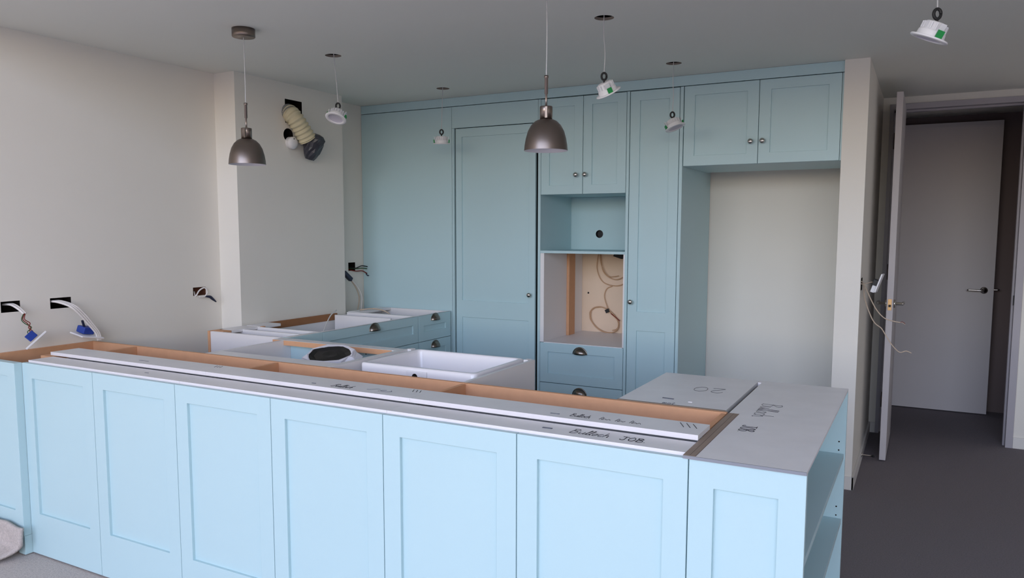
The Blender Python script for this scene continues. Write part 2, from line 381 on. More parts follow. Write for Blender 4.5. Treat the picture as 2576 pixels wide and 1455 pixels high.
def text_strokes(t, sx=1.):
    out, x = [], 0
    for ch in t:
        g, wdt = G[ch]
        out += [[((x+a)*sx, b) for a, b in s_] for s_ in g]; x += wdt
    return out
XS = [-3.478, -2.9827, -2.48, -1.9836, -1.4943, -1.0115, -.5104]
ISL = ['island cupboard with two pale aqua shaker doors, nearest the left wall', 'middle island cupboard with two pale aqua shaker doors, facing the living room', 'island cupboard with two pale aqua shaker doors, next to the open end bookcase']
RA0, RA1, RB0, RB1, ZB = 1.912, 2.038, 2.052, 2.185, .896
for i in range(3):
    x0, x1 = XS[2*i], XS[2*i+2]
    t = thing('island_cupboard', ISL[i], 'cupboard', ((x0+x1)/2, 2.05, 0), 'island cupboards')
    c = MB(); c.box(x0+.001, x0+.018, YI+.024, 2.17, .005, .862); c.box(x1-.018, x1-.001, YI+.024, 2.17, .005, .862); c.box(x0+.018, x1-.018, YI+.022, 2.17, .1, .118); c.box(x0+.018, x1-.018, 2.16, 2.17, .1, .862); c.box(x0+.018, x1-.018, YI+.03, 2.15, .47, .486)
    c.build('body', 'white_melamine', t)
    xa0 = x0+(.01 if i == 0 else .0004)
    fr_ = box('front_top_rail', 'raw_board', t, xa0, x1-(.0004 if i < 2 else .0145), RA0+.019, RA1, ZT-.016, ZT)
    box('edging', 'white_edge', fr_, xa0, x1-(.0004 if i < 2 else .0145), RA0+.0165, RA0+.019, ZT-.016, ZT+.0002, bevel=0)
    rb = box('raised_top_rail', 'raw_board', t, x0+.0004 if i else -3.51, (x1-.0004) if i < 2 else x1-.0145, RB0+.0015, RB1, ZT+.0015, ZB)
    box('edging', 'white_edge', rb, x0+.0004 if i else -3.51, (x1-.0004) if i < 2 else x1-.0145, RB0, RB0+.0015, ZT+.0015, ZB+.0002, bevel=0)
    for k in range(2):
        a, b = XS[2*i+k], XS[2*i+k+1]
        shaker('door', '-y', YI, a+.0015, b-.0015, .006, .8715, t, [(.194, .806)], rec=.012)
    if i == 2:
        writing('handwriting', text_strokes('Bulloch', .85), (-.873, 1.964), (1, 0), (.1, 1), .043, ZT, fr_, r=.001)
        writing('handwriting', text_strokes('JOB.', .95), (-.722, 1.962), (1, 0), (.0, 1), .034, ZT, fr_, r=.0013)
        writing('handwriting', [[(0, 0), (1, .05)], [(0, .16), (1, .2)]], (-.962, 1.974), (1, 0), (0, 1), .03, ZT, fr_, 'ink_faint', .002)
        writing('handwriting', text_strokes('Bulloch', .58), (-.925, 2.085), (1, 0), (0, 1), .034, ZB, rb, 'ink', .0009)
        for xx, n_ in ((-.831, 5), (-.781, 4), (-.737, 5)):
            writing('handwriting', [[(0, 0), (.1, .9), (.3, .5), (.2, .1)]+[(.35+.2*k, .35*(k % 2)) for k in range(n_)]], (xx, 2.09), (1, 0), (0, 1), .03, ZB, rb, 'ink', .0009)
        for k in range(3): writing('pen_mark', [[(0, 0), (.5, -1)]], (-.607+k*.019, 2.166), (1, 0), (0, 1), .045, ZB, rb, 'ink', .0012)
        writing('handwriting', [[(0, 0), (1, .05)]], (-.99, 2.088), (1, 0), (0, 1), .03, ZB, rb, 'ink_faint', .002)
    if i == 1:
        writing('handwriting', text_strokes('Bulloch', .7), (-1.862, 2.078), (1, 0), (.1, 1), .04, ZB, rb, 'ink', .0009)
        writing('handwriting', [[(0, .2), (.4, .3), (1, .9), (1.5, 1)], [(1.9, 0), (2.0, .2)], [(2.6, .9), (2.0, .5), (2.4, .1), (3.2, .1), (3.6, .5), (3.3, .9)]], (-1.71, 2.09), (1, 0), (0, 1), .028, ZB, rb, 'ink_faint', .0012)
        for k in range(3): writing('pen_mark', [[(0, 0), (.5, -1)]], (-1.56+k*.015, 2.17), (1, 0), (0, 1), .03, ZB, rb, 'ink', .0011)
        writing('handwriting', [[(0, 0), (1, .05)]], (-1.957, 2.086), (1, 0), (0, 1), .018, ZB, rb, 'ink_faint', .002)
    if i == 0:
        for k in range(3): writing('pen_mark', [[(0, 0), (.5, -1)]], (-2.55+k*.015, 2.17), (1, 0), (0, 1), .03, ZB, rb, 'ink', .0011)
        writing('handwriting', [[(0, 0), (1, .1), (2, 0)]], (-2.95, 2.1), (1, 0), (0, 1), .03, ZB, rb, 'ink_faint', .0015)
        writing('pen_mark', [[(0, 0), (1, .1)]], (-2.75, 1.98), (1, 0), (0, 1), .02, ZT, fr_, 'ink_faint', .0016)

t = thing('corner_filler_panel', 'narrow pale aqua shaker panel between left wall and first island door', 'panel', (-3.64, 1.9, 0))
shaker('face', '-y', 1.873, XL+.002, -3.4805, .09, .872, t, [(.2, .812)], st=.058, th=.034, rec=.012)
box('return_strip', 'aqua_paint', t, -3.4803, -3.4775, 1.9065, 1.93, .004, .87)
box('leg', 'aqua_paint', t, -3.53, -3.4805, 1.874, 1.907, .004, .0895)

t = thing('mdf_channel', 'raw brown MDF channel running the length of the island behind its top rails', 'channel', (-2.1, 2.3, 0))
box('back_board', 'mdf', t, -3.768, -.531, 2.422, 2.438, .5, ZT)
box('wall_board', 'mdf', t, -3.786, -3.769, 1.93, 2.438, .5, ZT)
box('front_board', 'mdf', t, -3.48, -.531, 2.187, 2.2, .5, ZT-.008)
for x in (-3.416, -2.463, -1.503): box('divider', 'mdf', t, x-.016, x, 2.201, 2.4215, .5, ZT-.002)
box('end_board', 'mdf', t, -.5465, -.5305, 2.201, 2.4215, .5, ZT-.002)
box('end_block', 'mdf', t, -3.6, -3.512, 2.058, 2.15, .84, .872)
box('bottom_board', 'mdf_dark', t, -3.768, -.55, 2.201, 2.4215, .49, .5)

# open bookcase that ends the island
t = thing('end_bookcase', 'open pale aqua bookcase at the right end of the island, shelves facing the hall', 'bookcase', (-.37, 2.46, 0))
X0, X1, Y1 = -.5104, -.2238, 3.016
top = box('top', 'raw_board', t, -.524, X1, 1.903, Y1, .872, ZT, bevel=.0005)
box('edging', 'edge_grey', top, -.524, X1, 1.9, 1.903, .872, ZT+.0001, bevel=0)
box('tape', 'brown_tape', top, -.5245, -.492, 1.904, 2.424, ZT-.0005, ZT+.0006, bevel=0)
writing('pencil_line', [[(0, 0), (0, .52)]], (-.508, 1.906), (1, 0), (0, 1), 1, ZT+.0004, top, 'ink', .0005)
writing('pencil_line', [[(0, 0), (0, .52)]], (-.4925, 1.906), (1, 0), (0, 1), 1, ZT+.0004, top, 'ink', .0005)
writing('handwriting', text_strokes('Bulloch', .98), (-.452, 2.612), (0, -1), (1, 0), .062, ZT, top, r=.0008)
writing('handwriting', text_strokes('JOB.', .82), (-.452, 2.29), (0, -1), (1, 0), .042, ZT, top, r=.0012)
shaker('front_panel', '-y', YI, X0+.0015, X1, .006, .8718, t, [(.194, .802)], st=.064, rec=.012)
box('end_panel', 'aqua_paint', t, X0, X1, Y1-.02, Y1-.001, .006, .8715)
box('back_panel', 'aqua_paint', t, X0, X0+.018, YI+.021, Y1-.021, .006, .8715)
for z in (.64, .394, .13): box('shelf', 'aqua_paint', t, X0+.019, X1-.004, YI+.021, Y1-.021, z-.018, z)
for z in (.684, .652, .438, .405):
    MB().lathe([(.0001, .0004), (.0028, .0004), (.0028, -.002)], Matrix.Translation((-.246, Y1-.02, z)) @ Matrix.Rotation(math.pi/2, 4, 'X'), 12).build('pin_hole', 'cavity_dark', t)

# ------------------------------------------------------------------ island, kitchen side
t = thing('base_cabinet', 'low white cabinet with raw grey top board marked 20, beside the end bookcase', 'cabinet', (-.72, 2.72, 0))
top = box('top', 'raw_board', t, -.906, -.54, 2.4395, 3.01, .864, ZT, bevel=.0004)
box('tape', 'brown_tape', top, -.906, -.54, 2.4385, 2.452, ZT-.0004, ZT+.0006, bevel=0)
b = MB(); b.box(-.905, -.889, 2.44, 2.99, .1, .8635); b.box(-.889, -.557, 2.44, 2.452, .1, .8635); b.box(-.889, -.557, 2.452, 2.985, .1, .116)
b.build('body', 'white_melamine', t); box('side_panel', 'mdf_dark', t, -.557, -.541, 2.44, 3.0, .1, .8635)
shaker('door', '+y', 3.012, -.905, -.543, .1, .86, t)
writing('handwriting', text_strokes('20'), (-.612, 2.785), (-1, 0), (0, -1), .078, ZT, top, r=.0009)
writing('handwriting', [[(0, 0), (1, -.1)], [(0, .12), (1, .02)]], (-.775, 2.535), (1, 0), (0, 1), .04, ZT, top, 'ink_faint', .0022)
writing('handwriting', text_strokes('mot'), (-.752, 2.455), (1, 0), (0, 1), .03, ZT, top, 'ink_faint', .001)
writing('chip', [[(0, 0), (1, 0)]], (-.68, 2.515), (1, 0), (0, 1), .014, ZT, top, 'white_edge', .0025)
box('end_block', 'white_edge', t, -.5385, -.5245, 2.975, 3.012, .78, ZT)

t = thing('sink_cabinet', 'grey-sided open cabinet carrying the white butler sink', 'cabinet', (-1.855, 2.72, 0))
for a, b in ((-2.2, -2.184), (-1.527, -1.511)):
    sd = box('side_panel', 'white_melamine', t, a, b, 2.4395, 3.022, .1, ZT, bevel=.0006)
    box('edging', 'raw_board', sd, a, b, 2.4395, 3.022, ZT-.0004, ZT+.0005, bevel=0)
box('bottom', 'white_melamine', t, -2.183, -1.528, 2.4395, 3.0, .1, .116)
box('sink_support', 'white_melamine', t, -2.183, -1.528, 2.59, 3.0, .6, .634)
box('back_rail', 'white_melamine', t, -2.183, -1.528, 2.4395, 2.456, .5, .6)
for a, b in ((-2.16, -1.862), (-1.858, -1.552)): shaker('door', '+y', 3.022, a, b, .12, .59, t, st=.05)
for x in (-2.172, -1.539): box('white_bracket', 'plastic_white', t, x-.011, x+.011, 2.985, 3.02, .862, ZT+.003)

def rrect(x0, x1, y0, y1, r, z, n=6):
    out = []
    for cx, cy, a0 in ((x1-r, y1-r, 0), (x0+r, y1-r, 90), (x0+r, y0+r, 180), (x1-r, y0+r, 270)):
        for k in range(n+1):
            a = math.radians(a0+90*k/n); out.append((cx+r*math.cos(a), cy+r*math.sin(a), z))
    return out
def loft(loops, cap0=True, cap1=True):
    mb = MB(); n = len(loops[0]); V = [p for l in loops for p in l]; F = []
    for i in range(len(loops)-1):
        for k in range(n): F.append((i*n+k, i*n+(k+1) % n, (i+1)*n+(k+1) % n, (i+1)*n+k))
    if cap0: F.append(tuple(range(n))[::-1])
    if cap1: F.append(tuple((len(loops)-1)*n+k for k in range(n)))
    return mb.add(V, F, True)
sk = thing('butler_sink', 'white ceramic butler sink resting in the open cabinet behind the island', 'sink', (-1.862, 2.817, .634))
a0, a1, b0, b1 = -2.157, -1.566, 2.597, 3.036
L = [rrect(a0+.006, a1-.006, b0+.006, b1-.006, .02, .635), rrect(a0, a1, b0, b1, .022, .645), rrect(a0, a1, b0, b1, .022, ZT-.008), rrect(a0+.002, a1-.002, b0+.002, b1-.002, .021, ZT-.003), rrect(a0+.007, a1-.007, b0+.007, b1-.007, .02, ZT),
     rrect(a0+.018, a1-.018, b0+.018, b1-.018, .02, ZT), rrect(a0+.022, a1-.022, b0+.022, b1-.022, .02, ZT-.004), rrect(a0+.024, a1-.024, b0+.024, b1-.024, .02, ZT-.012), rrect(a0+.028, a1-.028, b0+.028, b1-.028, .03, .69), rrect(a0+.045, a1-.045, b0+.045, b1-.045, .03, .675)]
loft(L).build('basin', 'ceramic', sk)
bx = MB().box(-1.904, -1.80, b0-.006, b0+.002, .66, .867).build('overflow_box', 'ceramic', sk, .002)
MB().lathe([(.0001, .0), (.011, .0), (.0135, .001), (.0135, -.004)], Matrix.Translation((-1.859, b0-.0065, .843)) @ Matrix.Rotation(math.pi/2, 4, 'X'), 20).build('overflow_hole', 'cavity_dark', bx)
MB().lathe([(.0001, .001), (.04, .001), (.043, -.002)], Matrix.Translation((-1.862, 2.82, .676)), 24).build('waste', 'chrome', sk)

t = thing('open_corner_cabinet', 'topless base cabinet with raw brown front rail, left of the butler sink', 'cabinet', (-2.58, 2.71, 0))
for a, b in ((-2.952, -2.936), (-2.219, -2.203)):
    sd = box('side_panel', 'white_melamine', t, a, b, 2.4395, 2.98, .1, ZT-.001, bevel=.0006)
    box('edging', 'raw_board', sd, a, b, 2.4395, 2.98, ZT-.0014, ZT-.0005, bevel=0)
box('back_rail', 'raw_board', t, -2.935, -2.22, 2.4395, 2.53, .864, ZT-.001)
fr_ = box('front_rail', 'raw_board', t, -3.015, -2.2, 2.93, 2.998, .856, ZT)
box('raw_edge', 'mdf', fr_, -3.015, -2.235, 2.927, 2.9301, .854, ZT-.001, bevel=0)
box('front_panel', 'aqua_paint', t, -2.935, -2.22, 2.975, 2.995, .1, .855)
box('shelf', 'white_melamine', t, -2.935, -2.22, 2.455, 2.974, .70, .716)
box('back_panel', 'white_melamine', t, -2.935, -2.22, 2.4395, 2.452, .1, .863)
for x in (-2.33, -2.43): MB().lathe([(.0001, .0005), (.003, .0005), (.003, -.002)], Matrix.Translation((x, 2.975, .84)) @ Matrix.Rotation(math.pi/2, 4, 'X'), 10).build('screw_hole', 'cavity_dark', t)

pk = thing('packing_bag', 'crumpled white wrapping with black inside, lying in the topless cabinet', 'packaging', (-2.47, 2.76, .717))
rng = random.Random(3)
def crumple(i, k, amp=.13): return 1+amp*math.sin(k*2.3+i*1.7)*math.cos(k*1.1-i*.6)
ms = Matrix.Translation((-2.45, 2.78, .758)) @ Matrix.Rotation(.38, 4, 'X') @ Matrix.Diagonal((1.5, .9, 1, 1))
MB().lathe([(.0001, 0), (.08, 0), (.1, .05), (.108, .085), (.1, .11), (.092, .128), (.084, .128), (.08, .118)], ms, 9, smooth=False, jitter=crumple).build('wrapping', 'packing_white', pk)
MB().lathe([(.084, .126), (.06, .118), (.03, .122), (.0001, .118)], ms, 9, smooth=False, jitter=crumple).build('lining', 'packing_black', pk)

# ================================================================== drawers along the left wall
XF = -2.98
def side_unit(name, label, y0, y1, drawers, pulls, panel_split):
    t = thing(name, label, 'drawers', (-3.28, (y0+y1)/2, 0), 'drawer units along the left wall')
    for a, b in ((y0, y0+.016), (y1-.016, y1)):
        sd = box('side_panel', 'white_melamine', t, -3.585, XF-.021, a, b, .1, ZT-.002, bevel=.0005)
    box('bottom', 'white_melamine', t, -3.585, XF-.021, y0+.017, y1-.017, .1, .116)
    box('back_panel', 'white_melamine', t, -3.6, -3.586, y0, y1, .1, ZT-.02)
    return t
t = thing('corner_base_unit', 'white end cabinet with brown raw edges at the corner of the left run', 'cabinet', (-3.3, 3.13, 0))
box('end_panel', 'white_melamine', t, -3.575, -3.02, 3.0, 3.016, .1, ZT-.002, bevel=.0005)
box('raw_batten', 'mdf', t, -3.594, -3.576, 2.996, 3.1, .1, ZT)
box('raw_cap', 'mdf', t, -3.5755, -3.49, 3.017, 3.075, .865, ZT)
box('partition', 'white_melamine', t, -3.585, -3.02, 3.16, 3.176, .1, ZT-.004, bevel=.0005)
box('back_rail', 'white_melamine', t, -3.6, -3.49, 3.08, 3.27, .864, ZT)
fr_ = box('front_post', 'aqua_paint', t, -3.02, XF, 3.0, 3.27, .1, ZT)
box('raw_top', 'raw_board', fr_, -3.0195, XF-.0005, 3.017, 3.2695, ZT-.0005, ZT+.0006, bevel=0)
box('bottom', 'white_melamine', t, -3.575, -3.03, 3.017, 3.159, .1, .116)
t = side_unit('drawer_unit', 'wide aqua drawer unit on the left run with one cup pull showing', 3.272, 4.203, 1, 1, 0)
box('back_rail', 'white_melamine', t, -3.6, -3.49, 3.29, 3.46, .864, ZT)
box('raw_stub', 'mdf', t, -3.489, -3.47, 3.29, 3.315, .84, ZT)
box('raw_batten', 'mdf_dark', t, -3.6, -3.582, 3.46, 4.085, .835, ZT)
box('partition', 'white_melamine', t, -3.55, -3.075, 4.02, 4.036, .5, ZT-.004)
box('top_edge', 'raw_board', t, XF-.0205, XF-.0005, 3.274, 4.2, ZT-.0005, ZT+.0006, bevel=0)
for z0, z1 in ((.702, .878), (.405, .698), (.105, .401)):
    d = shaker('drawer_front', '+x', XF, 3.274, 4.2, z0, z1, t, [(z0+.058, z1-.058)] if z1 < .8 else [(.764, .822)], st=.058)
    cup_pull(d, (XF, 3.736, z1-.052 if z1 < .8 else .836), '+x')
t = side_unit('drawer_unit', 'narrow aqua drawer unit beside the tall filler panel, two cup pulls stacked', 4.205, 4.6, 1, 1, 0)
box('back_rail', 'white_melamine', t, -3.6, -3.5, 4.22, 4.58, .864, ZT)
box('top_edge', 'raw_board', t, XF-.0205, XF-.0005, 4.207, 4.6, ZT-.0005, ZT+.0006, bevel=0)
for z0, z1 in ((.702, .878), (.405, .698), (.105, .401)):
    d = shaker('drawer_front', '+x', XF, 4.207, 4.598, z0, z1, t, [(z0+.058, z1-.058)] if z1 < .8 else [(.764, .806)], st=.062)
    cup_pull(d, (XF, 4.402, z1-.052 if z1 < .8 else .836), '+x')

# ================================================================== tall wall of cabinets
o = MB().box(XL+.002, XN0-.001, YB, YB+.03, 2.323, ZC-.001).build('ceiling_fascia', 'aqua_paint', None, .0008, org=(-2.1, YB+.015, 2.323))
tag(o, 'long aqua fascia strip between the tall cabinets and the ceiling', 'fascia')
o = MB().box(XL+.002, -2.9785, YB, YB+.02, .004, 2.3185).build('filler_panel', 'aqua_paint', None, .0008, org=(-3.38, YB+.01, .004))
tag(o, 'plain flat aqua panel between the left wall and the pantry door', 'panel')

t = thing('pantry', 'tall aqua pantry with one shaker door ajar, dark slit at its right', 'pantry', (-2.64, 4.95, 0))
box('header', 'aqua_paint', t, -2.976, -2.2985, YB, YB+.02, 2.171, 2.3185)
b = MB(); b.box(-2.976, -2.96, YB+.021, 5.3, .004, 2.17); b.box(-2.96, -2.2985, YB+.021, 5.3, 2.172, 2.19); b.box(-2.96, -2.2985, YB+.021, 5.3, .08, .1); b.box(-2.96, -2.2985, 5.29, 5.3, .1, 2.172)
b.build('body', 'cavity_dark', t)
box('stile', 'aqua_paint', t, -2.9765, -2.9605, YB+.001, YB+.0205, .004, 2.17)
box('door_stop', 'aqua_paint', t, -2.96, -2.94, YB+.034, YB+.05, .1, 2.17)
box('door_stop', 'aqua_paint', t, -2.94, -2.2985, YB+.034, YB+.05, 2.15, 2.17)
d = shaker('door', '-y', YB+.012, -2.953, -2.321, .08, 2.167, t, [(.15, .838), (.958, 2.108)], st=.05)
knob(d, -2.357, YB+.012, 1.018)

t = thing('oven_tower', 'tall aqua oven tower with two upper doors, empty niches and drawers', 'cabinet', (-1.98, 4.95, 0))
b = MB(); b.box(-2.2965, -2.277, YB, 5.3, .004, 2.3185); b.box(-1.6785, -1.6605, YB, 5.3, .004, 2.3185); b.box(-2.277, -1.6785, YB+.021, 5.29, 2.30, 2.3185); b.box(-2.277, -1.6785, YB+.021, 5.29, 1.694, 1.71)
b.build('body', 'aqua_paint', t, .0008)
for a, b_, kx in ((-2.2745, -1.976, -2.015), (-1.9725, -1.6815, -1.952)):
    d = shaker('door', '-y', YB, a, b_, 1.6935, 2.3165, t, [(1.752, 2.26)], st=.06); knob(d, kx, YB, 1.816)
sheet(MB(), -2.2765, -1.679, 1.322, 1.693, [], [(-2.056, 1.432, .028)], lambda a, b: (a, 5.13, b)).build('niche_back', 'aqua_paint', t)
MB().lathe([(.028, 0), (.028, .03), (.001, .03)], Matrix.Translation((-2.056, 5.13, 1.432)) @ Matrix.Rotation(-math.pi/2, 4, 'X'), 24, smooth=False).build('cable_hole', 'black_rubber', t)
box('niche_shelf', 'aqua_paint', t, -2.2765, -1.679, YB, 5.3, 1.305, 1.322)
for a, b_ in ((-2.2765, -2.249), (-1.6885, -1.679)): box('niche_lining', 'white_melamine', t, a, b_, YB+.002, 5.29, .704, 1.3045)
box('niche_floor', 'white_melamine', t, -2.2485, -1.689, YB+.002, 5.29, .70, .7055)
bk = MB().box(-2.2485, -1.689, 5.28, 5.29, .706, 1.3045).build('oven_niche_back', 'mdf', t)
bk.data.materials[0] = mat('niche_back_board', (242, 216, 190), .7, var=.03, scale=12)
box('timber_post', 'mdf', t, -2.2485, -2.228, 4.995, 5.1, .706, 1.3045)
MB().lathe([(.0001, .001), (.007, .001), (.007, -.001)], Matrix.Translation((-2.198, 5.28, .994)) @ Matrix.Rotation(math.pi/2, 4, 'X'), 12).build('screw_hole', 'black_rubber', t)
for z0, z1 in ((.4305, .701), (.16, .4265)):
    d = shaker('drawer_front', '-y', YB, -2.2745, -1.6815, z0, z1, t, [(z0+.062, z1-.062)], st=.058)
    cup_pull(d, (-1.98, YB, z1-.062), '-y')
box('plinth', 'aqua_paint', t, -2.2765, -1.679, YB+.05, YB+.066, .004, .155)

t = thing('tall_cupboard', 'narrow full-height aqua cupboard between the oven tower and fridge recess', 'cupboard', (-1.5, 4.95, 0))
b = MB(); b.box(-1.6595, -1.6435, YB+.022, 5.3, .004, 2.3185); b.box(-1.6435, -1.3455, YB+.022, 5.3, 2.3, 2.3185); b.box(-1.6435, -1.3455, 5.28, 5.3, .1, 2.3)
b.build('body', 'aqua_paint', t); box('side_panel', 'aqua_paint', t, -1.3415, -1.3215, YB, 5.32, .004, 2.3185)
d = shaker('door', '-y', YB, -1.656, -1.345, .08, 2.3165, t, [(.15, .822), (.945, 2.257)], st=.062); knob(d, -1.63, YB, 1.006)

t = thing('overhead_cabinet', 'aqua two-door cupboard above the empty fridge recess', 'cupboard', (-.88, 4.9, 1.845))
b = MB(); b.box(-1.319, XN0-.001, YB+.021, 5.2, 1.845, 1.861); b.box(-1.319, XN0-.001, YB+.021, 5.2, 2.303, 2.319); b.box(-1.319, -1.303, YB+.021, 5.2, 1.861, 2.303); b.box(-.45, XN0-.001, YB+.021, 5.2, 1.861, 2.303); b.box(-1.303, -.45, 5.19, 5.2, 1.861, 2.303)
b.box(-.441, XN0-.001, YB, YB+.021, 1.845, 2.319)
b.build('body', 'aqua_paint', t)
for a, b_, kx in ((-1.3165, -.8815, -.919), (-.8785, -.4435, -.853)):
    d = shaker('door', '-y', YB, a, b_, 1.846, 2.3185, t, [(1.906, 2.262)], st=.064); knob(d, kx, YB, 1.972)

# ================================================================== lamps
def pendant(x, y, label):
    t = thing('pendant_lamp', label, 'lamp', (x, y, 1.762), 'pendant lamps over the island')
    T = Matrix.Translation((x, y, 0))
    sh = [(.0245, 1.880), (.030, 1.8795), (.043, 1.873), (.058, 1.858), (.070, 1.836), (.078, 1.808), (.0825, 1.782), (.084, 1.766), (.0845, 1.762)]
    MB().lathe(sh, T, 48).build('shade', 'nickel', t)
    MB().lathe([(.0842, 1.762), (.082, 1.763), (.0805, 1.782), (.076, 1.808), (.068, 1.835), (.056, 1.856), (.041, 1.871), (.001, 1.877)], T, 48).build('shade_lining', 'lamp_white', t)
    MB().lathe([(.001, 1.93), (.0235, 1.93), (.0245, 1.928), (.0245, 1.88), (.001, 1.88)], T, 32).build('neck', 'nickel', t)
    MB().lathe([(.006, 1.882), (.0065, 1.925), (.006, 1.932), (.0042, 1.935), (.0042, 1.975), (.0068, 1.978), (.0068, 2.036), (.0085, 2.038), (.0085, 2.046), (.001, 2.047)], Matrix.Translation((x, y, 0)), 16).build('rod', 'nickel', t)
    MB().obox((x+.012, y-.022, 1.905), (1, 0, 0), (0, 0, 1), (0, 1, 0), .01, .042, .006).build('bracket', 'nickel', t)
    MB().tube([(x, y, 2.04), (x+.0015, y, 2.2), (x-.001, y, 2.35)], .002, 6).build('cord', 'cable_cord', t)
    MB().lathe([(.001, 2.345), (.05, 2.345), (.052, 2.347), (.052, 2.3825), (.001, 2.3825)], T, 40).build('ceiling_rose', 'nickel', t)
    return t
pendant(-2.829, 2.62, 'brushed nickel dome pendant lamp, the farther left of the two')
pendant(-1.308, 2.70, 'brushed nickel dome pendant lamp, the nearer one in front of the oven tower')

def downlight(hx, hy, x, y, z, axis, spin, label, cord_bend=.0):
    """LED downlight hanging out of its ceiling hole; axis points out of the lamp face"""
    t = thing('downlight', label, 'lamp', (x, y, z), 'downlights hanging from the ceiling')
    ax = Vector(axis).normalized()
    q = Vector((0, 0, -1)).rotation_difference(ax).to_matrix().to_4x4()
    T = Matrix.Translation((x, y, z)) @ q @ Matrix.Rotation(spin, 4, 'Z')
    MB().lathe([(.038, .001), (.040, -.003), (.056, -.0015), (.0575, .001), (.056, .004), (.044, .005), (.040, .004)], T, 40).build('flange', 'plastic_white', t)
    MB().lathe([(.0001, .003), (.030, .003), (.0385, .0)], T, 32).build('diffuser', 'diffuser', t)
    b = MB().lathe([(.043, .004), (.041, .02), (.039, .024), (.035, .026), (.033, .046), (.028, .05), (.0001, .05)], T, 32).build('body', 'plastic_white', t)
    fins = MB()
    for k in range(16):
        a = 2*math.pi*k/16; R = T @ Matrix.Rotation(a, 4, 'Z')
        c = R @ Vector((.036, 0, .035)); fins.obox(c, R.to_3x3() @ Vector((1, 0, 0)), R.to_3x3() @ Vector((0, 1, 0)), R.to_3x3() @ Vector((0, 0, 1)), .006, .003, .02)
    fins.build('cooling_fin', 'plastic_clip', b)
    for s_ in (1, -1):
        R3 = T.to_3x3(); c = T @ Vector((s_*.043, 0, .026))
        cl = MB().obox(c, R3 @ Vector((s_*.2, 0, 1)), R3 @ Vector((0, 1, 0)), R3 @ Vector((1, 0, -s_*.2)), .042, .018, .003).build('spring_clip', 'plastic_clip', t)
        MB().obox(T @ Vector((s_*.0495, 0, .016)), R3 @ Vector((s_*.1, 0, 1)), R3 @ Vector((0, 1, 0)), R3 @ Vector((1, 0, -s_*.1)), .022, .021, .006).build('green_pad', 'green_tape', cl)
    tip = T @ Vector((0, 0, .05)); g = tip+Vector((.0, 0, .026))
    mb = MB(); n = 20
    ringp = [g+Vector((.011*math.cos(2*math.pi*k/n)*math.cos(YAW), .011*math.cos(2*math.pi*k/n)*math.sin(YAW), .015*math.sin(2*math.pi*k/n))) for k in range(n+1)]
    mb.tube(ringp, .0048, 8, 1); mb.tube([tip, tip+Vector((0, 0, .012))], .004, 8, 1); mb.build('strain_relief', 'black_rubber', t)
    a = g+Vector((0, 0, .014)); e = Vector((hx, hy, ZC+.05))
    MB().tube([a, a.lerp(e, .3)+Vector((cord_bend, 0, 0)), a.lerp(e, .6)+Vector((-cord_bend, cord_bend, 0)), e], .0021, 6).build('cord', 'cable_cord', t)
    return t
downlight(-2.831, 3.235, -2.835, 3.25, 2.055, (.06, -.53, -1), .49, 'white downlight hanging in front of the bulkhead corner, near the duct', .002)
downlight(-2.839, 4.305, -2.845, 4.295, 2.025, (-.05, .1, -1), .49, 'white downlight hanging in front of the plain aqua panel', .0)
downlight(-1.285, 3.229, -1.262, 3.235, 2.06, (.30, .5, -.95), -1.0, 'white downlight with green pad hanging before the oven tower upper doors', .004)
downlight(-1.28, 4.265, -1.262, 4.262, 2.03, (.42, -.05, -1), .49, 'white downlight hanging before the joint of tall cupboard and overhead cabinet', .003)
downlight(-.02, 2.76, -.022, 2.77, 2.052, (-.44, .08, -1), -1.0, 'white downlight hanging by itself at the top right, near the doorway ceiling', .001)

# ================================================================== duct and pipe stub on the bulkhead
t = thing('flexible_duct', 'cream corrugated duct hanging from the bulkhead hole, end wrapped in dark plastic', 'duct', (-3.56, 3.75, 2.2))
path = [(-3.70, 3.725, 2.19), (-3.62, 3.70, 2.20), (-3.57, 3.70, 2.168), (-3.552, 3.745, 2.10), (-3.542, 3.79, 2.035)]
MB().tube(path, lambda s: .050+.004*math.sin(s*2*math.pi*13)+.006*s, 28, 40, caps=True).build('hose', 'duct_cream', t)
MB().tube([(-3.66, 3.715, 2.197), (-3.62, 3.699, 2.201), (-3.60, 3.697, 2.19)], .0555, 24, 8, caps=False).build('foil_collar', 'bag_grey', t)
ax = Vector((.0, -.012, -.12)).normalized(); q = Vector((0, 0, 1)).rotation_difference(ax).to_matrix().to_4x4()
T = Matrix.Translation((-3.53, 3.845, 2.05)) @ q @ Matrix.Rotation(-.3, 4, 'Y')
MB().lathe([(.025, -.03), (.05, -.022), (.066, .0), (.066, .03), (.06, .06), (.056, .09), (.042, .12), (.028, .142), (.0001, .145)], T @ Matrix.Diagonal((.8, 1.05, 1, 1)), 18, smooth=False, jitter=lambda i, k: 1+.14*math.sin(k*2.1+i*1.3)*math.cos(k*.9+i)).build('plastic_wrap', 'bag_black', t)
t = thing('pipe_stub', 'white capped pipe poking from a small hole beneath the hanging duct', 'pipe', (XB, 3.72, 2.03))
MB().lathe([(.0375, -.004), (.0375, .014), (.039, .016), (.039, .028), (.034, .039), (.018, .044), (.0001, .045)], Matrix.Translation((XB, 3.706, 2.012)) @ Matrix.Rotation(math.radians(96), 4, 'Y'), 28).build('pipe', 'plastic_white', t)
MB().lathe([(.0001, .001), (.004, .001), (.004, -.002)], Matrix.Translation((XB+.044, 3.70, 2.034)) @ Matrix.Rotation(math.pi/2, 4, 'Y'), 10).build('screw', 'black_rubber', t)

